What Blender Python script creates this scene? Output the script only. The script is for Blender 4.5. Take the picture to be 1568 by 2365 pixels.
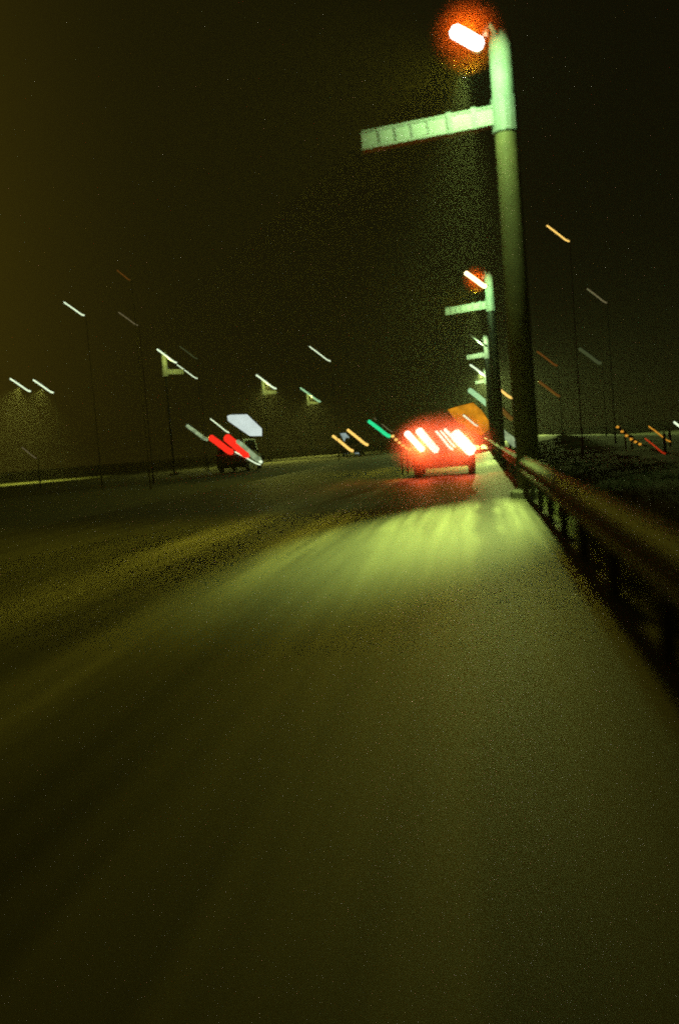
import bpy, bmesh, math, random
from mathutils import Vector, Matrix
random.seed(7)
S = bpy.context.scene
for o in list(bpy.data.objects): bpy.data.objects.remove(o)
C = S.collection

# ------------------------------------------------------------------ camera
EYE = Vector((0.0, 0.0, 1.2))
FPX = 2300.0                       # focal length in pixels of a 1568 px wide print
VP = (1100.0, 1001.0)              # where the road runs to
ROLL = math.radians(4.0)
d = Vector((VP[0]-784, -(VP[1]-1182.5), -FPX)).normalized()
d2 = Vector((VP[0]-784-100*math.sin(ROLL), -(VP[1]-1182.5)+100*math.cos(ROLL), -FPX))
u = (d2-d*d2.dot(d)).normalized()
r = d.cross(u)
ROT = Matrix((r, d, u))            # camera space -> world
cam_d = bpy.data.cameras.new('camera'); cam = bpy.data.objects.new('camera', cam_d); C.objects.link(cam)
cam.matrix_world = Matrix.Translation(EYE) @ ROT.to_4x4()
cam_d.sensor_fit = 'VERTICAL'; cam_d.sensor_height = 36.0; cam_d.lens = 36.0*FPX/2365.0
cam_d.clip_start = 0.05; cam_d.clip_end = 4000
cam_d.dof.use_dof = True; cam_d.dof.focus_distance = 60.0; cam_d.dof.aperture_fstop = 0.45
S.camera = cam
def at(px, py, y):
    """the point at distance y along the road that the photograph shows at (px, py)"""
    w = ROT @ Vector((px-784, -(py-1182.5), -FPX))
    return EYE + w*(y/w.y)

# ------------------------------------------------------------------ world (night, brown light leak painted into the sky at the left)
W = bpy.data.worlds.new('World'); S.world = W; W.use_nodes = True
nt = W.node_tree; nt.nodes.clear()
out = nt.nodes.new('ShaderNodeOutputWorld'); bg = nt.nodes.new('ShaderNodeBackground')
tc = nt.nodes.new('ShaderNodeTexCoord'); sep = nt.nodes.new('ShaderNodeSeparateXYZ')
nt.links.new(tc.outputs['Generated'], sep.inputs[0])
mr = nt.nodes.new('ShaderNodeMapRange')
mr.inputs['From Min'].default_value = -0.60; mr.inputs['From Max'].default_value = 0.40
nt.links.new(sep.outputs['X'], mr.inputs['Value'])
mx = nt.nodes.new('ShaderNodeValToRGB'); mx.color_ramp.interpolation = 'B_SPLINE'
nt.links.new(mr.outputs[0], mx.inputs[0])
_e = mx.color_ramp.elements
_e[0].position = 0.0; _e[0].color = (0.062, 0.043, 0.003, 1); _e[1].position = 1.0; _e[1].color = (0.0055, 0.0046, 0.0011, 1)
for _p, _c in ((.18, (0.024, 0.0172, 0.0019, 1)), (.32, (0.0088, 0.0072, 0.0012, 1)), (.58, (0.0062, 0.0055, 0.0011, 1)), (.78, (0.0038, 0.0034, 0.0009, 1))):
    _n = _e.new(_p); _n.color = _c
sky = nt.nodes.new('ShaderNodeTexSky'); sky.sky_type = 'NISHITA'; sky.sun_disc = False
sky.sun_elevation = math.radians(-12); sky.sun_rotation = math.radians(200)
add = nt.nodes.new('ShaderNodeMix'); add.data_type = 'RGBA'; add.blend_type = 'ADD'; add.inputs['Factor'].default_value = 0.02
nt.links.new(mx.outputs['Color'], add.inputs['A']); nt.links.new(sky.outputs[0], add.inputs['B'])
nt.links.new(add.outputs['Result'], bg.inputs['Color']); bg.inputs['Strength'].default_value = 1.0
nt.links.new(bg.outputs[0], out.inputs[0])
vs = S.view_settings
vs.view_transform = 'Standard'; vs.look = 'None'; vs.exposure = 0; vs.gamma = 1; vs.use_curve_mapping = False
cy = S.cycles
cy.use_denoising = False; cy.use_adaptive_sampling = True; cy.adaptive_threshold = 0.055; cy.adaptive_min_samples = 16
cy.volume_bounces = 0; cy.max_bounces = 4; cy.diffuse_bounces = 2; cy.glossy_bounces = 2
cy.transmission_bounces = 3; cy.transparent_max_bounces = 8
cy.sample_clamp_indirect = 0.08; cy.sample_clamp_direct = 0.0
cy.caustics_reflective = False; cy.caustics_refractive = False
cy.use_light_tree = True
cy.pixel_filter_type = 'BLACKMAN_HARRIS'; cy.filter_width = 2.1

HAZE = 0.0009
LAMP_COL = (0.70, 1.0, 0.20)       # greenish discharge lamps
# ------------------------------------------------------------------ materials
def mat(name, col, rough=0.6, metal=0.0, noise=0.0, scale=8.0, bump=0.0, col2=None):
    m = bpy.data.materials.new(name); m.use_nodes = True; t = m.node_tree
    b = t.nodes['Principled BSDF']
    b.inputs['Base Color'].default_value = (*col, 1); b.inputs['Roughness'].default_value = rough
    b.inputs['Metallic'].default_value = metal
    if noise or col2:
        tcx = t.nodes.new('ShaderNodeTexCoord'); n = t.nodes.new('ShaderNodeTexNoise')
        n.inputs['Scale'].default_value = scale; n.inputs['Detail'].default_value = 6
        t.links.new(tcx.outputs['Object'], n.inputs['Vector'])
        mm = t.nodes.new('ShaderNodeMix'); mm.data_type = 'RGBA'
        c2 = col2 or tuple(max(0, c*(1-noise)) for c in col)
        mm.inputs['A'].default_value = (*col, 1); mm.inputs['B'].default_value = (*c2, 1)
        t.links.new(n.outputs['Fac'], mm.inputs['Factor']); t.links.new(mm.outputs['Result'], b.inputs['Base Color'])
        if bump:
            bp = t.nodes.new('ShaderNodeBump'); bp.inputs['Strength'].default_value = bump; bp.inputs['Distance'].default_value = 0.01
            t.links.new(n.outputs['Fac'], bp.inputs['Height']); t.links.new(bp.outputs[0], b.inputs['Normal'])
    return m
def glow(name, col, strength):
    m = bpy.data.materials.new(name); m.use_nodes = True; t = m.node_tree
    b = t.nodes['Principled BSDF']; b.inputs['Base Color'].default_value = (0.3, 0.3, 0.3, 1)
    b.inputs['Emission Color'].default_value = (*col, 1); b.inputs['Emission Strength'].default_value = strength
    m.cycles.emission_sampling = 'NONE'
    return m
def uneven(m, scale, lo, hi):
    t = m.node_tree; b = t.nodes['Principled BSDF']; tcx = t.nodes.new('ShaderNodeTexCoord'); n = t.nodes.new('ShaderNodeTexNoise')
    n.inputs['Scale'].default_value = scale; n.inputs['Detail'].default_value = 3; t.links.new(tcx.outputs['Object'], n.inputs['Vector'])
    a = t.nodes.new('ShaderNodeMapRange'); a.inputs['From Min'].default_value = .3; a.inputs['From Max'].default_value = .7
    a.inputs['To Min'].default_value = lo; a.inputs['To Max'].default_value = hi
    t.links.new(n.outputs['Fac'], a.inputs['Value']); t.links.new(a.outputs[0], b.inputs['Emission Strength'])
def fog(name, col, density, falloff=None, aniso=0.0):
    m = bpy.data.materials.new(name); m.use_nodes = True; t = m.node_tree; t.nodes.clear()
    o = t.nodes.new('ShaderNodeOutputMaterial'); v = t.nodes.new('ShaderNodeVolumePrincipled')
    v.inputs['Color'].default_value = (*col, 1); v.inputs['Density'].default_value = density
    v.inputs['Anisotropy'].default_value = aniso
    t.links.new(v.outputs[0], o.inputs['Volume'])
    if falloff:                                     # thins out towards its edge
        tcx = t.nodes.new('ShaderNodeTexCoord'); g = t.nodes.new('ShaderNodeVectorMath'); g.operation = 'LENGTH'
        t.links.new(tcx.outputs['Object'], g.inputs[0])
        a = t.nodes.new('ShaderNodeMapRange'); a.interpolation_type = 'SMOOTHSTEP'
        a.inputs['From Min'].default_value = falloff; a.inputs['From Max'].default_value = 1.0
        a.inputs['To Min'].default_value = density; a.inputs['To Max'].default_value = 0.0
        t.links.new(g.outputs['Value'], a.inputs['Value']); t.links.new(a.outputs[0], v.inputs['Density'])
    return m
M = {}
M['zinc'] = mat('galvanised_steel', (0.42, 0.44, 0.43), 0.55, 0.0, 0.35, 14)
M['lit_pole_paint'] = mat('weathered_lit_paint', (0.66, 0.70, 0.64), 0.6, 0.0, 0.4, 5, 0.15)  # paler paint on mast top and arm puts the lamp's light into colour
M['shaded_pole_paint'] = mat('shaded_olive_paint', (0.36, 0.30, 0.14), 0.7, 0.0, 0.6, 4, 0.2)  # darker lower shaft, the lamp's fall-off put into the paint
M['rail'] = mat('guardrail_zinc', (0.085, 0.085, 0.075), 0.65, 0.2, 0.6, 3)
M['dark'] = mat('dark_enamel', (0.03, 0.03, 0.03), 0.5, 0, 0.3, 20)
M['black'] = mat('black_rubber', (0.012, 0.012, 0.012), 0.85, 0, 0.3, 40)
M['car_paint'] = mat('car_paint_dark', (0.035, 0.03, 0.028), 0.25, 0.3, 0.1, 30)
M['van_paint'] = mat('van_paint_grey', (0.10, 0.10, 0.10), 0.35, 0.1, 0.1, 30)
M['glass'] = mat('dark_window_glass', (0.01, 0.012, 0.012), 0.08)
M['plate'] = mat('plate_plastic', (0.5, 0.48, 0.40), 0.5)
M['chrome'] = mat('wheel_alloy', (0.45, 0.45, 0.45), 0.3, 0.9)
M['earth'] = mat('verge_soil', (0.085, 0.085, 0.03), 0.95, 0, 0, 0.6, 0.6, (0.04, 0.042, 0.016))
M['grass'] = mat('verge_grass', (0.06, 0.075, 0.025), 0.9, 0, 0.5, 3)
M['concrete'] = mat('concrete_footing', (0.3, 0.3, 0.27), 0.85, 0, 0.4, 10, 0.3)
M['lamp_hot'] = glow('lamp_lens_hot', (1.0, 0.95, 0.80), 14)
M['lamp_warm'] = glow('lamp_lens_warm', (1.0, 0.80, 0.35), 5)
M['lamp_white'] = glow('lamp_lens_pale', (0.78, 0.95, 0.62), 1.25)
M['lamp_green'] = glow('lamp_lens_greenish', (0.42, 0.80, 0.40), 0.85)
M['lamp_yellow'] = glow('lamp_lens_yellow', (1.0, 0.62, 0.14), 1.3)
M['lamp_amber'] = glow('lamp_lens_amber', (0.85, 0.36, 0.03), 0.8)
M['lamp_dim'] = glow('lamp_lens_dim', (0.30, 0.25, 0.12), 0.45)
M['lamp_dimgreen'] = glow('lamp_lens_dim_green', (0.10, 0.13, 0.05), 0.45)
M['lamp_dimorange'] = glow('lamp_lens_dim_orange', (0.22, 0.075, 0.01), 0.5)
M['lamp_red'] = glow('lamp_lens_red', (0.85, 0.05, 0.01), 0.6)
M['tail_hot'] = glow('tail_lens_hot', (1.0, 0.42, 0.30), 10)
M['tail_red'] = glow('tail_lens_red', (1.0, 0.025, 0.012), 1.1)
M['signal_green'] = glow('signal_green', (0.01, 0.72, 0.27), 1.2)
M['panel_white'] = glow('panel_white', (0.66, 0.78, 0.72), 1.0)
M['panel_blue'] = glow('panel_blue', (0.30, 0.40, 0.38), 0.9)
M['panel_orange'] = glow('panel_orange', (0.55, 0.20, 0.006), 0.85)
M['panel_pale'] = glow('panel_pale_green', (0.34, 0.46, 0.24), 0.9)
uneven(M['panel_orange'], 1.1, .5, 1.6); uneven(M['panel_blue'], 3, .5, 1.2); uneven(M['panel_pale'], 2.5, .3, 1.2); uneven(M['panel_white'], 1.0, .85, 1.05)
M['halo_ball'] = fog('amber_halo_fog', (1.0, 0.20, 0.015), 0.34, 0.45)
M['tail_halo'] = fog('tail_halo_fog', (1.0, 0.8, 0.7), 1.3, 0.40)

# ------------------------------------------------------------------ helpers
def obj(name, bm, m, parent=None, loc=(0, 0, 0), smooth=False):
    me = bpy.data.meshes.new(name); bmesh.ops.recalc_face_normals(bm, faces=bm.faces); bm.to_mesh(me); bm.free()
    if m: me.materials.append(m)
    if smooth:
        for p in me.polygons: p.use_smooth = True
    o = bpy.data.objects.new(name, me); C.objects.link(o); o.location = loc
    if parent: o.parent = parent
    return o
def tag(o, label=None, cat=None, group=None, kind=None):
    for k, v in (('label', label), ('category', cat), ('group', group), ('kind', kind)):
        if v: o[k] = v
    return o
def thing(name, loc, label, cat, group=None):
    o = bpy.data.objects.new(name, None); C.objects.link(o); o.location = loc; o.empty_display_size = 0.2
    return tag(o, label, cat, group)
def B(): return bmesh.new()
def box(bm, c, s, rot=None, bev=0.0):
    vs_ = bmesh.ops.create_cube(bm, size=1.0)['verts']
    for v in vs_: v.co = Vector((v.co.x*s[0], v.co.y*s[1], v.co.z*s[2]))
    if bev:
        es = list({e for v in vs_ for e in v.link_edges})
        vs_ = list({v for f in bmesh.ops.bevel(bm, geom=es, offset=bev, segments=2, affect='EDGES')['faces'] for v in f.verts} | {v for v in vs_ if v.is_valid})
    for v in vs_: v.co = (rot @ v.co if rot else v.co) + Vector(c)
def tube(bm, pts, rads, n=10, flat=1.0, caps=True):
    pts = [Vector(p) for p in pts]; rings = []
    if not isinstance(rads, (list, tuple)): rads = [rads]*len(pts)
    for i, p in enumerate(pts):
        t = (pts[min(i+1, len(pts)-1)]-pts[max(i-1, 0)]).normalized()
        a = Vector((0, 1, 0)) if abs(t.y) < 0.9 else Vector((1, 0, 0))
        e1 = t.cross(a).normalized(); e2 = t.cross(e1).normalized()
        rings.append([bm.verts.new(p+(e1*math.cos(q)+e2*math.sin(q)*flat)*rads[i]) for q in [2*math.pi*k/n for k in range(n)]])
    for a, b in zip(rings, rings[1:]):
        for k in range(n): bm.faces.new((a[k], a[(k+1) % n], b[(k+1) % n], b[k]))
    if caps: bm.faces.new(rings[0]); bm.faces.new(rings[-1])
def prism(bm, pts, y0, y1):
    """outline in x,z pushed through in y"""
    a = [bm.verts.new((p[0], y0, p[1])) for p in pts]; b = [bm.verts.new((p[0], y1, p[1])) for p in pts]
    bm.faces.new(a); bm.faces.new(b[::-1]); n = len(pts)
    for k in range(n): bm.faces.new((a[k], a[(k+1) % n], b[(k+1) % n], b[k]))
def ball(bm, c, s, seg=20):
    g = bmesh.ops.create_uvsphere(bm, u_segments=seg, v_segments=seg//2, radius=1.0)['verts']
    for v in g: v.co = Vector((v.co.x*s[0], v.co.y*s[1], v.co.z*s[2]))+Vector(c)
def lamp(name, kind, power, col, parent, loc, aim=None, size=None, radius=0.08, blend=1.0, scale=None):
    l = bpy.data.lights.new(name, kind); l.energy = power; l.color = col; l.shadow_soft_size = radius
    if kind == 'SPOT': l.spot_size = math.radians(size); l.spot_blend = blend
    o = bpy.data.objects.new(name, l); C.objects.link(o); o.parent = parent; o.location = loc
    if aim is not None: o.rotation_euler = Vector(aim).to_track_quat('-Z', 'Y').to_euler()
    if scale: o.scale = scale
    return o

# ------------------------------------------------------------------ ground, road, haze
def road_mat():
    m = bpy.data.materials.new('worn_asphalt_light_pool'); m.use_nodes = True; t = m.node_tree; b = t.nodes['Principled BSDF']
    tcx = t.nodes.new('ShaderNodeTexCoord'); sp = t.nodes.new('ShaderNodeSeparateXYZ')
    t.links.new(tcx.outputs['Object'], sp.inputs[0])
    # long streaks of wear along the driving direction
    mp = t.nodes.new('ShaderNodeMapping'); mp.inputs['Scale'].default_value = (8.0, 0.25, 1)
    t.links.new(tcx.outputs['Object'], mp.inputs[0])
    n1 = t.nodes.new('ShaderNodeTexNoise'); n1.inputs['Scale'].default_value = 1.0; n1.inputs['Detail'].default_value = 5
    t.links.new(mp.outputs[0], n1.inputs['Vector'])
    n2 = t.nodes.new('ShaderNodeTexNoise'); n2.inputs['Scale'].default_value = 90; n2.inputs['Detail'].default_value = 3
    t.links.new(tcx.outputs['Object'], n2.inputs['Vector'])
    n3 = t.nodes.new('ShaderNodeTexNoise'); n3.inputs['Scale'].default_value = 0.5; n3.inputs['Detail'].default_value = 4
    t.links.new(tcx.outputs['Object'], n3.inputs['Vector'])
    # pale wheel tracks and a painted lamp pool: a curve over x
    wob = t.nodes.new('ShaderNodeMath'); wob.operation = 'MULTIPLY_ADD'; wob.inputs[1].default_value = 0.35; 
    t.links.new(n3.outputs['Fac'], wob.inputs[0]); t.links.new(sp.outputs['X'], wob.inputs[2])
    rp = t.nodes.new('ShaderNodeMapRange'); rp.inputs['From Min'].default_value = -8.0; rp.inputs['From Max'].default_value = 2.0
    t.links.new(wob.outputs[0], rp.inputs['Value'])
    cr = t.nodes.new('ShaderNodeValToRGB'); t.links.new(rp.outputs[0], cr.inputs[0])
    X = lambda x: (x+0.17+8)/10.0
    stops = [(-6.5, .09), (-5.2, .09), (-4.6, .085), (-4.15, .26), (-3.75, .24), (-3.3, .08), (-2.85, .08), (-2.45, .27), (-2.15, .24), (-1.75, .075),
             (-1.45, .10), (-1.15, .18), (-0.45, .18), (-0.12, .17), (-0.02, .02), (0.17, .02), (0.28, .16), (0.6, .17), (0.8, .08), (1.0, .04)]  # lane lightened and a dark gap cut to paint the lamp pool in
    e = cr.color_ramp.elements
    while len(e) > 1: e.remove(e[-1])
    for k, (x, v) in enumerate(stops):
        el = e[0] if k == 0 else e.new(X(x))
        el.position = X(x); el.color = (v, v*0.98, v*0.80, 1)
    ml = t.nodes.new('ShaderNodeMix'); ml.data_type = 'RGBA'; ml.blend_type = 'MULTIPLY'; ml.inputs['Factor'].default_value = 1.0
    st = t.nodes.new('ShaderNodeMapRange'); st.inputs['From Min'].default_value = 0.3; st.inputs['From Max'].default_value = 0.7
    st.inputs['To Min'].default_value = 0.35; st.inputs['To Max'].default_value = 1.25
    t.links.new(n1.outputs['Fac'], st.inputs['Value'])
    t.links.new(cr.outputs[0], ml.inputs['A']); t.links.new(st.outputs[0], ml.inputs['B'])
    m2 = t.nodes.new('ShaderNodeMix'); m2.data_type = 'RGBA'; m2.blend_type = 'MULTIPLY'; m2.inputs['Factor'].default_value = 1.0
    s2 = t.nodes.new('ShaderNodeMapRange'); s2.inputs['From Min'].default_value = 0.3; s2.inputs['From Max'].default_value = 0.7
    s2.inputs['To Min'].default_value = 0.6; s2.inputs['To Max'].default_value = 1.3
    t.links.new(n2.outputs['Fac'], s2.inputs['Value'])
    t.links.new(ml.outputs['Result'], m2.inputs['A']); t.links.new(s2.outputs[0], m2.inputs['B'])
    t.links.new(m2.outputs['Result'], b.inputs['Base Color'])
    b.inputs['Roughness'].default_value = 0.62; b.inputs['Specular IOR Level'].default_value = 0.4
    bp = t.nodes.new('ShaderNodeBump'); bp.inputs['Strength'].default_value = 0.35; bp.inputs['Distance'].default_value = 0.006
    t.links.new(n2.outputs['Fac'], bp.inputs['Height']); t.links.new(bp.outputs[0], b.inputs['Normal'])
    return m
def sheet(name, x0, x1, y0, y1, z, m, nx=1, ny=1):
    bm = B()
    g = [[bm.verts.new((x0+(x1-x0)*i/nx, y0+(y1-y0)*j/ny, z)) for i in range(nx+1)] for j in range(ny+1)]
    for j in range(ny):
        for i in range(nx): bm.faces.new((g[j][i], g[j][i+1], g[j+1][i+1], g[j+1][i]))
    return tag(obj(name, bm, m), kind='structure')
sheet('ground', -500, 500, -60, 900, -0.03, M['earth'])
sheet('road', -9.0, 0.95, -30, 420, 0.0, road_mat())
# grass verge behind the guardrail, slightly uneven
bm = B()
def sst(a, b, t):
    t = max(0, min(1, (t-a)/(b-a))); return t*t*(3-2*t)
def vz(x, y): return 0.40*sst(1.8, 5.0, x)*(1-sst(6.0, 11.5, x))*sst(34, 60, y)*(1-sst(120, 145, y)) + 0.02+0.10*min(1, (x-0.95)/2)+0.035*math.sin(y*0.9+x*3)+0.03*math.sin(y*2.3-x*2)
xs = [0.955, 1.3, 1.8, 2.4, 3.2, 4.5, 6.5, 9.0, 12.0]; ny = 260
g = [[bm.verts.new((x, -8+j*0.6, vz(x, -8+j*0.6) if i else -0.02)) for i, x in enumerate(xs)] for j in range(ny)]
for j in range(ny-1):
    for i in range(len(xs)-1): bm.faces.new((g[j][i], g[j][i+1], g[j+1][i+1], g[j+1][i]))
tag(obj('verge', bm, M['earth'], smooth=True), kind='structure')
# grass tufts
bm = B()
for k in range(16000):
    y = 2.0+58*random.random()**1.6; x = 1.0+3.6*random.random()**1.3
    h = random.uniform(.03, .10); a = random.uniform(0, 6.28); w = 0.007+0.0004*y
    z = vz(x, y); dx, dy = math.cos(a)*w, math.sin(a)*w
    lx, ly = random.uniform(-.07, .07), random.uniform(-.07, .07)
    bm.faces.new([bm.verts.new(p) for p in ((x-dx, y-dy, z-.02), (x+dx, y+dy, z-.02), (x+lx, y+ly, z+h))])
tag(obj('grass', bm, M['grass']), 'rough short grass on the verge behind the guardrail', 'grass', kind='stuff')
# haze
bm = B(); box(bm, (0, 420, 9.5), (1060, 1020, 23))
tag(obj('haze', bm, fog('night_haze', (0.95, 0.95, 0.85), HAZE)), 'thin night haze over the road', 'haze', kind='stuff')

# ------------------------------------------------------------------ guardrail (sections and posts are pieces)
GX = 0.80
gr = thing('guardrail', (GX, 0, 0), 'long grey steel guardrail with a waved beam along the right road edge', 'guardrail')
prof = [(0.0, .40), (-.012, .44), (-.085, .475), (-.085, .515), (-.02, .555), (-.02, .585), (-.085, .625), (-.085, .665), (-.012, .70), (0.0, .74)]
def beam_bm(L):
    bm = B(); a = []; 
    for y in (0.0, L):
        ring = [bm.verts.new((p[0], y, p[1])) for p in prof]+[bm.verts.new((p[0]+.006, y, p[1])) for p in reversed(prof)]
        a.append(ring)
    n = len(a[0])
    for k in range(n): bm.faces.new((a[0][k], a[0][(k+1) % n], a[1][(k+1) % n], a[1][k]))
    bm.faces.new(a[0]); bm.faces.new(a[1][::-1])
    return bm
b0 = obj('beam', beam_bm(3.985), M['rail'], gr)
bm = B(); box(bm, (0.075, 0, .33), (.08, .1, .78), bev=.008); box(bm, (0.018, 0, .57), (.034, .12, .26))
p0 = obj('post', bm, M['rail'], gr)
for k in range(28):
    b = b0 if k == 0 else b0.copy(); b.location = (random.uniform(-.004, .004), -1+4*k, random.uniform(-.006, .006))
    if k: C.objects.link(b); b.parent = gr
for k in range(56):
    b = p0 if k == 0 else p0.copy(); b.location = (0, -0.9+2*k, 0)
    if k: C.objects.link(b); b.parent = gr

# ------------------------------------------------------------------ the big lamp posts with a cross arm
HOOK = [(0, 0), (.30, .30), (.55, .56), (.75, .78), (.88, .90), (1.0, .96)]  # bent path of a lamp's light streak, given to its lens as shape
def lamp_streak(bm, L, H, rad, n=10, flat=.7, y=0.0):
    """a slanting tube lamp, from upper left to lower right, centred on 0"""
    pts = [(L*(a-.5), y, -H*(b-.5)) for a, b in HOOK]
    p0 = Vector(pts[0]); t = (Vector(pts[1])-p0).normalized()
    pts = [p0-t*rad*.5]+[Vector(p) for p in pts]+[Vector(pts[-1])+(Vector(pts[-1])-Vector(pts[-2])).normalized()*rad*.5]
    tube(bm, pts, [rad*.55]+[rad]*(len(pts)-2)+[rad*.5], n, flat)
POST_GROUP = 'lamp posts with a box cross arm'
def mast(D, head, side, label, lens, lens_rad=.17, spot=0, point=0, halo_ball=False, arm=2.4, base_z=0.0, pole_m=None, thin=1.0, LH=(.38, .26)):
    """a stout octagonal pole, a box cross arm, and a lamp head shaped as a light streak, held out on a bracket towards the road;
    side=+1: pole to the right of the lamp, -1: to the left; head = lamp position in world"""
    hx, hy, hz = head
    px = hx+side*0.58; py = hy+1.15
    t = thing('lamp_post', (px, py, base_z), label, 'lamp post', POST_GROUP)
    top = hz-base_z+0.42
    bm = B(); tube(bm, [(0, 0, .0), (0, 0, top*.5), (0, 0, top-.25), (0, 0, top)], [.215*thin, .205*thin, .195*thin, .17*thin], 16)
    obj('pole', bm, pole_m or M['dark'], t, smooth=True)  # dark shaft on the other masts paints in shade below the lamp
    bm = B(); tube(bm, [(0, 0, top-1.35), (0, 0, top-.25), (0, 0, top+.004)], [.205, .203, .18], 16); obj('mast_top', bm, M['lit_pole_paint'], t, smooth=True)
    bm = B(); tube(bm, [(0, 0, -.12), (0, 0, .10), (0, 0, .14)], [.36, .36, .30], 12); obj('footing', bm, M['concrete'], t)
    za = top-1.40
    bm = B(); s = -side; ang = math.radians(4.0)
    R = Matrix.Rotation(s*ang, 3, 'Y')
    c = Vector((s*.15, 0, za)); f = R @ Vector((s, 0, 0))
    box(bm, c+f*arm/2, (arm, .20, .25), R, .012)
    box(bm, c+f*arm/2+R @ Vector((0, 0, -.145)), (arm, .26, .035), R)
    box(bm, c+f*arm/2+R @ Vector((0, 0, .145)), (arm*.98, .24, .03), R)
    a = obj('cross_arm', bm, M['lit_pole_paint'], t)
    for q in (.16, .34):
        bm = B(); box(bm, c+f*arm*q, (.10, .30, .37), R, .01); obj('clamp', bm, M['zinc'], t)
    for q in (.5, .62, .74, .86):
        bm = B(); box(bm, c+f*arm*q, (.03, .235, .255), R); obj('rib', bm, M['zinc'], t)
    bm = B(); tube(bm, [(0, 0, za-.30), (0, 0, za+.28)], [.235, .235], 16); obj('collar', bm, M['zinc'], t)
    # bracket to the lamp head
    hl = Vector((hx-px, hy-py, hz-base_z))
    bm = B(); tube(bm, [(0, 0, top-.12), (hl.x*.35, hl.y*.45, top+.02), (hl.x+side*.30, hl.y+.12, hl.z+.02)], [.05, .045, .04], 8)
    obj('bracket', bm, M['zinc'], t, smooth=True)
    bm = B(); lamp_streak(bm, LH[0]*1.08, LH[1]*1.08, lens_rad*.9, 12, .45, .10); hs = obj('lamp_housing', bm, M['dark'], t, hl, True)
    bm = B(); lamp_streak(bm, LH[0], LH[1], lens_rad*.72, 14, .62); le = obj('lamp_lens', bm, lens, hs, (0, -.02, -.03), True)
    if halo_ball:  # added fog ball that makes the orange halo around the lamp
        bm = B(); ball(bm, (0, 0, 0), (1, 1, 1), 24); gl = obj('halo_ball', bm, M['halo_ball'], hs, (0, -.12, -.02)); gl.scale = (.68, .62, .66)
    return t, hl
h1 = at(1078, 84, 17.0); h2 = at(1098, 645, 43.5); h3 = at(1103, 785, 71.0); h4 = at(1108, 858, 105.0)
T1, L1 = mast(17, h1, 1, 'nearest and tallest looking lamp post with an orange haloed lamp and box cross arm', M['lamp_hot'], .155, halo_ball=True, pole_m=M['shaded_pole_paint'])
T2, L2 = mast(43.5, h2, 1, 'second lamp post behind the nearest, smaller with a bright warm lamp', M['lamp_warm'], .125, halo_ball=True, arm=1.85, LH=(.80, .68))
T3, L3 = mast(71, h3, 1, 'third lamp post of the right row, small, just above the fourth', M['lamp_dimgreen'], .09, arm=1.3, LH=(1.1, .95))
T4, L4 = mast(105, h4, 1, 'fourth and farthest lamp post of the right row, with a thin pale lamp', M['lamp_white'], .14, arm=1.0, LH=(1.9, 1.6))
for (Tn, Ln, k) in ((T1, L1, 1.0), (T2, L2, 0.8)):
    lamp('bulb', 'SPOT', 185*k, (0.46, 1.0, 0.34), Tn, Ln+Vector((0, -.10, -.62)), aim=(.25, 1.0, -.25), size=165, radius=.05, blend=.35)
    lamp('bulb_glow', 'POINT', 50*k, (1.0, 0.50, 0.16), Tn, Ln+Vector((0, -.32, .0)), radius=.12)  # added warm light that colours the orange halo
    # the reflector throws its beam down on the road, away from the pole
    lamp('reflector', 'SPOT', 9500*k, LAMP_COL, Tn, Ln+Vector((-.1, -.25, -.62)), aim=(-.07, -.37, -1), size=76, radius=.12, blend=1.0, scale=(.34, 1, 1))
    # added warm fill light, a wide weak beam to brighten the near road
    lamp('road_fill', 'SPOT', 1600*k, (0.97, 0.88, 0.05), Tn, Ln+Vector((-.1, -.3, -.62)), aim=(-1.5, -1.1, -1), size=116, radius=.12, blend=1.0)
lamp('reflector', 'SPOT', 40000, (0.75, 1.0, 0.25), T4, L4+Vector((-.05, -.3, -.35)), aim=(.55, -1.3, -1), size=110, radius=.1)
for (Tn, Ln) in ((T3, L3), (T4, L4)):
    lamp('bulb', 'POINT', 160, (0.62, 1.0, 0.40), Tn, Ln+Vector((0, -.08, -.34)), radius=.05)
# left hand masts, pole left of the lamp
TL = []
for (px, py, D, lab, lens) in ((386, 822, 66, 'left side lamp post with a pale lamp, tallest of the left three with cross arms', 'lamp_white'),
                               (615, 882, 100, 'middle lamp post of the left three with cross arms, pale lamp', 'lamp_white'),
                               (717, 912, 128, 'farthest lamp post of the left three with cross arms, greenish lamp', 'lamp_green')):
    t, l = mast(D, at(px, py, D), -1, lab, M[lens], 2.7*D/FPX, arm=1.2, thin=.3, LH=(44*D/FPX, 37*D/FPX))
    lamp('bulb', 'POINT', 42, (0.85, 1.0, 0.20), t, l+Vector((0, -.08, -.34)), radius=.05)
    if D > 80: lamp('reflector', 'SPOT', 7000, (0.95, 1.0, 0.18), t, l+Vector((.15, -.3, -.35)), aim=(.1, -.9, -1), size=100, radius=.1)

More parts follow.
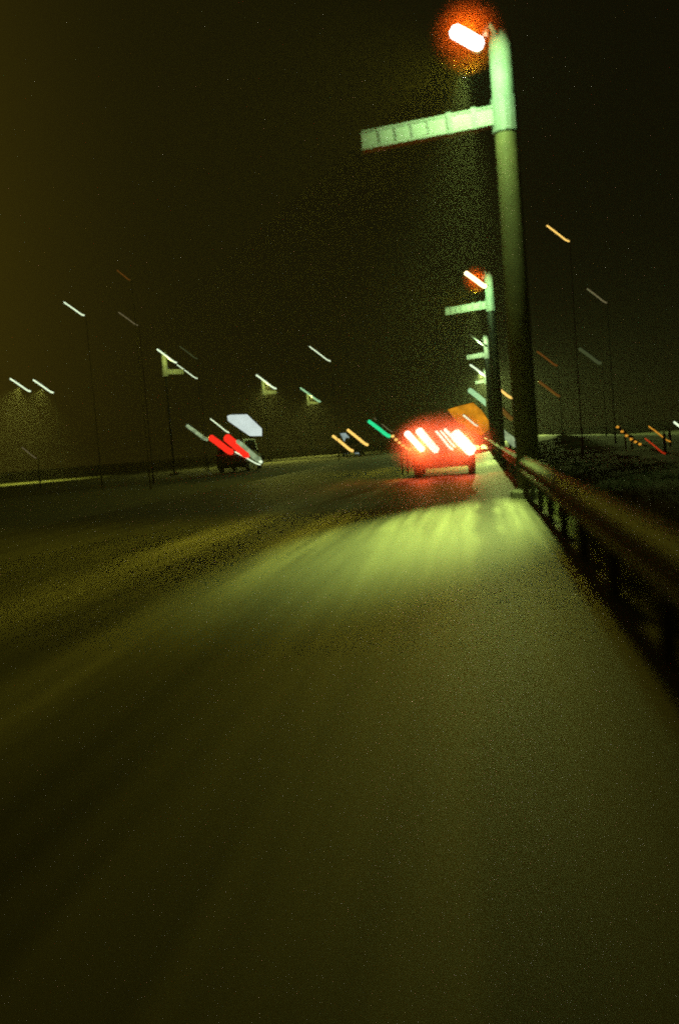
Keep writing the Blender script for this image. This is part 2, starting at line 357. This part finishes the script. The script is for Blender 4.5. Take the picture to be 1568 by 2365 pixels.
# ------------------------------------------------------------------ slender street lamps, each head shaped as a slanting light streak
def street_lamp(px, py, D, label, lens, L=48, H=38, w=5.0, name='street_lamp', cat='street lamp', group='slender street lamps', spot=0, extra=0, point=0):
    k = D/FPX; p = at(px, py, D)
    gz = 0.0 if -9 < p.x < .95 else -.03
    L, H, rad = L*k, H*k, w*k*.41
    t = thing(name, (p.x+L*.5+rad, p.y+.12, gz), label, cat, group)
    o = Vector((-L*.5-rad, -.12, p.z-gz))
    base = o.z-H*.5
    pr = max(.045, .018*k*FPX/60)
    bm = B(); tube(bm, [(0, 0, -.1), (0, 0, .8), (0, 0, .82), (0, 0, base)], [.05, .04, .022, .014], 6); obj('pole', bm, M['dark'], t)
    bm = B(); lamp_streak(bm, L*1.02, H*1.02, rad*1.25, 8, .6, .0); hs = obj('lamp_housing', bm, M['dark'], t, o+Vector((0, rad*.7+.01, rad*.35)), True)
    bm = B(); lamp_streak(bm, L, H, rad, 8, .7); obj('lamp_lens', bm, M[lens], hs, (0, -rad*.7-.01, -rad*.35), True)
    if spot: lamp('reflector', 'SPOT', spot, (0.95, 1.0, 0.16), t, o+Vector((0, -.3, -.2)), aim=(-.35, -.1, -1), size=125, radius=.1)
    return t
SL = street_lamp
SL(48, 890, 84, 'pale streak shaped lamp, leftmost of the close pair at the far left edge', 'lamp_white', 48, 36, 5, spot=6000)
SL(101, 893, 87, 'pale streak shaped lamp, right one of the close pair at the far left edge', 'lamp_white', 47, 36, 5, spot=5000)
SL(172, 714, 44, 'lone pale yellow lamp high above the close pair at the left', 'lamp_white', 47, 37, 4)
SL(297, 737, 48, 'thin dim lamp right of the lone high lamp at the left', 'lamp_dim', 44, 36, 3)
SL(286, 636, 40, 'almost dark orange lamp, highest on the left side', 'lamp_dimorange', 30, 27, 3)
SL(433, 859, 80, 'thin pale lamp continuing down from the tallest left cross arm post', 'lamp_white', 46, 38, 2.6)
SL(436, 815, 72, 'very faint thin lamp right above the tallest left cross arm post', 'lamp_dimgreen', 40, 34, 2.5)
SL(739, 818, 76, 'thin whitish lamp standing alone high over the middle of the road', 'lamp_white', 46, 39, 3)
SL(508, 984, 90, 'thin pale lamp just left of the white lit sign', 'lamp_white', 42, 37, 3.2)
SL(456, 1000, 92, 'soft grey green lamp left of the white lit sign, low down', 'panel_pale', 46, 38, 10)
SL(885, 982, 110, 'thin brownish lamp right of the green signal', 'lamp_dim', 40, 36, 2.6)
SL(68, 1046, 60, 'faint low lamp near the ground at the far left', 'lamp_dim', 34, 30, 2.5)
SL(1157, 902, 92, 'bright yellowish lamp just left of the nearest pole, below the row', 'lamp_yellow', 48, 42, 7)
SL(1110, 921, 120, 'broad mint green lamp under the fourth lamp post of the right row', 'lamp_green', 48, 44, 14)
SL(1086, 972, 74, 'green white lamp in front of the orange lit hoarding', 'lamp_white', 30, 28, 5)
SL(1288, 540, 36, 'yellow lamp standing alone high in the dark sky right of the nearest pole', 'lamp_yellow', 46, 41, 4.5)
SL(1378, 684, 46, 'dim tan lamp under the lone yellow lamp on the right', 'lamp_dim', 40, 36, 4)
SL(1263, 829, 66, 'dark orange lamp right beside the nearest pole, upper of two', 'lamp_dimorange', 42, 37, 5)
SL(1268, 899, 90, 'dark orange lamp right beside the nearest pole, lower of two', 'lamp_dimorange', 44, 38, 7)
SL(1362, 823, 68, 'dim green lamp between the dark orange lamps and the right edge', 'lamp_dimgreen', 44, 38, 9)
SL(1160, 948, 95, 'soft orange lamp between the orange hoarding and the nearest pole', 'lamp_dimorange', 40, 45, 12)
SL(1522, 1003, 38, 'thin amber lamp, right of the amber and red low lights at the right edge', 'lamp_amber', 44, 39, 3.4)
SL(1512, 1031, 31, 'thin red lamp lowest of the lights at the right edge', 'lamp_red', 42, 39, 3.2)
SL(1575, 990, 46, 'pale lamp cut by the right edge of the photo', 'lamp_white', 34, 32, 6)

# ------------------------------------------------------------------ flicker streaks of amber lamps, built as dotted rows on added boards
def flicker_row(px, py, D, L, H, n, label, r_, lens):
    k = D/FPX; p = at(px, py, D); gz = 0.0 if p.x < .95 else -.03
    t = thing('dotted_streak', (p.x, p.y, gz), label, 'flickering light', 'dotted flicker streaks of amber lamps')
    z = p.z-gz
    a = Vector((-L*k/2, 0, H*k/2)); b = -a
    f = (b-a).normalized(); R = Matrix.Rotation(math.atan2(-f.z, f.x), 3, 'Y')
    bm = B(); box(bm, (0, .06, z), ((b-a).length*1.06, .04, r_*k*2.2), R, .006); obj('board', bm, M['dark'], t)  # board and stand are added to carry the dots of the streak
    bm = B(); tube(bm, [(b.x*.3, .10, 0), (b.x*.3, .10, z)], .03, 8); tube(bm, [(a.x*.3, .10, 0), (a.x*.3, .10, z)], .03, 8); obj('stand', bm, M['dark'], t)
    pr = None
    for i in range(n):
        q = i/(n-1); c = a.lerp(b, q)+Vector((0, 0, -.10*math.sin(q*math.pi)*H*k))+Vector((0, .0, z))
        if pr is None:
            bm = B(); ball(bm, (0, 0, 0), (r_*k*1.25, r_*k, r_*k*.95), 10); pr = obj('streak_dot', bm, lens, t, c, True)
        else:
            o = pr.copy(); C.objects.link(o); o.parent = t; o.location = c
flicker_row(930, 1025, 34, 44, 38, 7, 'dotted flicker streak of an amber lamp left of the braking car', 3.4, M['lamp_yellow'])
flicker_row(1451, 1006, 38, 46, 42, 6, 'thin dotted flicker streak of an amber lamp on the right verge', 3.0, M['lamp_amber'])

# ------------------------------------------------------------------ vehicles
def wheel(parent, x, y, r_=.32, w=.21):
    bm = B(); tube(bm, [(-w/2, 0, 0), (-w/2+.03, 0, 0), (w/2-.03, 0, 0), (w/2, 0, 0)], [r_*.9, r_, r_, r_*.9], 20)
    o = obj('wheel', bm, M['black'], parent, (x, y, r_), True)
    bm = B(); tube(bm, [(-w/2-.008, 0, 0), (w/2+.008, 0, 0)], r_*.62, 14); obj('rim', bm, M['chrome'], o)
def car_body(t, w, h, L, belt, hood, paint, boxy):
    """side profile pushed across the width, the cabin narrowing towards the roof; rear at y=0, front at y=L"""
    low = [(0.02, .36), (0.0, .55), (.03, belt-.08), (.10, belt), (L*.66, belt), (L-.25, hood), (L-.03, hood-.14), (L, .5), (L-.06, .30), (.12, .26)]
    bm = B(); n = len(low)
    rows = []
    for (x, ins) in ((-w/2+.05, 1), (-w/2, 0), (w/2, 0), (w/2-.05, 1)):
        c = Vector((L*.5, .65))
        rows.append([bm.verts.new((x, c.x+(y-c.x)*(.985 if ins else 1), c.y+(z-c.y)*(.94 if ins else 1))) for y, z in low])
    for a, b in zip(rows, rows[1:]):
        for k in range(n): bm.faces.new((a[k], a[(k+1) % n], b[(k+1) % n], b[k]))
    bm.faces.new(rows[0]); bm.faces.new(rows[-1][::-1])
    body = obj('body', bm, paint, t)
    tr = .28 if not boxy else .08; tf = L*.42 if not boxy else L*.72; fb = L*.68 if not boxy else L*.80
    wi = w/2-.07; wt = w/2-(.24 if not boxy else .13)
    cab = [(-wi, .08, belt), (wi, .08, belt), (wi, fb, belt), (-wi, fb, belt)]
    rt = [(-wt, tr, h), (wt, tr, h), (wt, tf, h), (-wt, tf, h)]
    bm = B(); a = [bm.verts.new(p) for p in cab]; b = [bm.verts.new(p) for p in rt]
    for k in range(4): bm.faces.new((a[k], a[(k+1) % 4], b[(k+1) % 4], b[k]))
    bm.faces.new(a); bm.faces.new(b)
    bmesh.ops.bevel(bm, geom=[e for e in bm.edges], offset=.03, segments=2, affect='EDGES')
    cabin = obj('cabin', bm, paint, t)
    def pane(p00, p10, p11, p01, off):
        bm = B(); P = [Vector(p) for p in (p00, p10, p11, p01)]; c = sum(P, Vector())/4
        P = [c+(p-c)*.82 for p in P]; o = Vector(off)
        A = [bm.verts.new(p+o) for p in P]; Bv = [bm.verts.new(p-o) for p in P]
        bm.faces.new(A); bm.faces.new(Bv[::-1])
        for k in range(4): bm.faces.new((A[k], A[(k+1) % 4], Bv[(k+1) % 4], Bv[k]))
        obj('window', bm, M['glass'], t)
    pane(cab[0], cab[1], rt[1], rt[0], (0, -.008, .004)); pane(cab[3], cab[2], rt[2], rt[3], (0, .008, .004))
    pane(cab[0], cab[3], rt[3], rt[0], (-.008, 0, .003)); pane(cab[1], cab[2], rt[2], rt[1], (.008, 0, .003))
    bm = B(); box(bm, (0, .0, .46), (w*.97, .16, .20), bev=.04); obj('bumper', bm, M['dark'], t)
    bm = B(); box(bm, (0, L, .44), (w*.95, .16, .22), bev=.04); obj('bumper', bm, M['dark'], t)
    bm = B(); box(bm, (0, -.09, .62), (.52, .012, .11)); obj('number_plate', bm, M['plate'], t)
    for s in (-1, 1):
        wheel(t, s*(w/2-.10), .75); wheel(t, s*(w/2-.10), L-.80)
        bm = B(); ball(bm, (s*(w/2+.07), L*.62, belt+.06), (.09, .06, .06), 10); obj('mirror', bm, M['dark'], t, smooth=True)
    return body
# braking car ahead
D = 30.0; c = at(1020, 1020, D)
t = thing('car', (c.x, D, 0), 'dark hatchback braking ahead in the lane, seen from behind with glaring tail lights', 'car', 'vehicles on the road')
car_body(t, 1.86, 1.52, 4.2, .98, .92, M['car_paint'], False)
k = D/FPX
def rear_lamp(t, px, py, L, H, w, m, D, y=-.07, name='tail_light'):
    p = at(px, py, D); o = Vector((p.x-t.location.x, y, p.z-t.location.z)); k = D/FPX
    bm = B(); lamp_streak(bm, L*k, H*k, w*k*.5, 10, .5)
    return obj(name, bm, m, t, o, True)
rear_lamp(t, 958, 1020, 34, 42, 14, M['tail_hot'], D); rear_lamp(t, 988, 1018, 38, 50, 17, M['tail_hot'], D)
rear_lamp(t, 1026, 1018, 34, 46, 5, M['tail_hot'], D, name='brake_light'); rear_lamp(t, 1034, 1014, 30, 40, 4, M['tail_hot'], D, name='brake_light')
rear_lamp(t, 1070, 1022, 36, 42, 26, M['tail_hot'], D)
rear_lamp(t, 1046, 1012, 34, 42, 7, M['tail_hot'], D)
for x in (-.62, .62):
    lamp('bulb', 'POINT', 210, (1.0, 0.10, 0.02), t, (x, -.45, .98), radius=.12)
bm = B(); ball(bm, (0, 0, 0), (1, 1, 1), 24)  # fog ball added for the red halo round the tail lights
sm = tag(obj('tail_light_halo', bm, M['tail_halo']), 'red halo fog added around the tail of the braking car', 'halo fog', kind='stuff')
sm.location = (c.x+.02, D-.5, .95); sm.scale = (1.75, .9, 1.10)
# van on the left
D = 60.0; c = at(532, 1030, D)
t = thing('van', (c.x, D, 0), 'grey van with plain red tail lights, standing below the white lit sign', 'van', 'vehicles on the road')
car_body(t, 1.9, 2.0, 4.8, 1.15, 1.05, M['van_paint'], True)
rear_lamp(t, 512, 1028, 48, 40, 15, M['tail_red'], D); rear_lamp(t, 549, 1031, 48, 46, 20, M['tail_red'], D)
rear_lamp(t, 575, 1042, 50, 48, 13, M['panel_pale'], D, -.10, 'reversing_light')
rear_lamp(t, 588, 1053, 34, 34, 7, M['lamp_white'], D, -.12, 'reversing_light')
rear_lamp(t, 573, 1059, 58, 36, 3, M['lamp_white'], D, -.08, 'plate_light')
# oncoming car
D = 92.0; c = at(808, 1022, D)
t = thing('car', (c.x, D+.2, 0), 'dark oncoming car with two yellow headlights beside the pale blue light box', 'car', 'vehicles on the road')
t.rotation_euler.z = math.pi
car_body(t, 1.8, 1.75, 3.9, 1.1, 1.0, M['car_paint'], False)
# its nose looks at the camera: the headlights sit on the far end of its own axis
t.location.y = D+3.9
for (px, py) in ((792, 1025), (826, 1011)):
    p = at(px, py, D-.1); kk = D/FPX
    bm = B(); lamp_streak(bm, -44*kk, 40*kk, 3.2*kk, 10, .6)
    obj('headlight', bm, M['lamp_yellow'], t, (-(p.x-t.location.x), -(p.y-t.location.y), p.z), True)

# ------------------------------------------------------------------ lit signs
def sign(pts, D, depth, m, name, label, cat, posts, frame=True, group=None):
    """outline given where the photograph shows it, turned into a box sign that stands on posts"""
    P = [at(x, y, D) for x, y in pts]; c = sum(P, Vector())/len(P)
    gz = 0.0 if -9 < c.x < .95 else -.03
    t = thing(name, (c.x, D, gz), label, cat, group)
    loc = [(p.x-c.x, p.z-gz) for p in P]; cz = c.z-gz
    bm = B(); prism(bm, [((x)*1.03, cz+(z-cz)*1.05) for x, z in loc], .015, depth); obj('case', bm, M['dark'], t)
    bm = B(); prism(bm, loc, -.02, .012); obj('panel', bm, m, t)
    for x in posts:
        x = x*(max(q[0] for q in loc)-min(q[0] for q in loc))*.5
        bm = B(); tube(bm, [(x, depth+.06, -.1), (x, depth+.06, cz)], .05, 8); obj('post', bm, M['dark'], t)
    return t
sign([(525, 961), (532, 958), (571, 957), (605, 990), (605, 1007), (577, 1007), (527, 972)], 74, .35, M['panel_white'], 'lit_sign', 'white lit box sign above the grey van', 'sign', (-.3, .3))
sign([(785, 1001), (798, 1000), (834, 1040), (836, 1048), (820, 1048), (795, 1020)], 98, .3, M['panel_blue'], 'light_box', 'dull pale blue light box between the yellow headlights', 'sign', (-.3, .3))
sign([(1033, 946), (1062, 937), (1092, 930), (1112, 948), (1128, 972), (1131, 990), (1110, 1006), (1082, 994), (1058, 978)], 80, .3, M['panel_orange'], 'hoarding', 'orange lit hoarding behind and right of the braking car', 'sign', (-.3, .3))
sign([(1140, 979), (1158, 988), (1186, 1010), (1216, 1047), (1180, 1029), (1158, 1008)], 46, .12, M['panel_pale'], 'arrow_board', 'narrow pale green arrow board at the guardrail behind the nearest pole', 'sign', (.1,))

# ------------------------------------------------------------------ traffic light
D = 100.0; p = at(876, 991, D); k = D/FPX
t = thing('traffic_light', (p.x, D+.2, 0), 'traffic light showing a streak shaped green light left of the braking car', 'traffic light')
z = p.z
bm = B(); tube(bm, [(0, .2, -.1), (0, .2, z+2.2)], .07, 8); obj('pole', bm, M['dark'], t)
bm = B(); box(bm, (0, .06, z+.9), (2.0, .2, 5.2), bev=.1) if False else box(bm, (0, .06, z+.95), (.5, .2, 1.7), bev=.05); obj('housing', bm, M['dark'], t)
for q in (1.45, .95):
    bm = B(); tube(bm, [(0, -.06, z+q), (0, -.03, z+q)], .15, 14); obj('dark_lens', bm, M['black'], t)
bm = B(); lamp_streak(bm, 46*k, 40*k, 4.2*k, 10, .6); obj('green_lens', bm, M['signal_green'], t, (0, -.2, z), True)
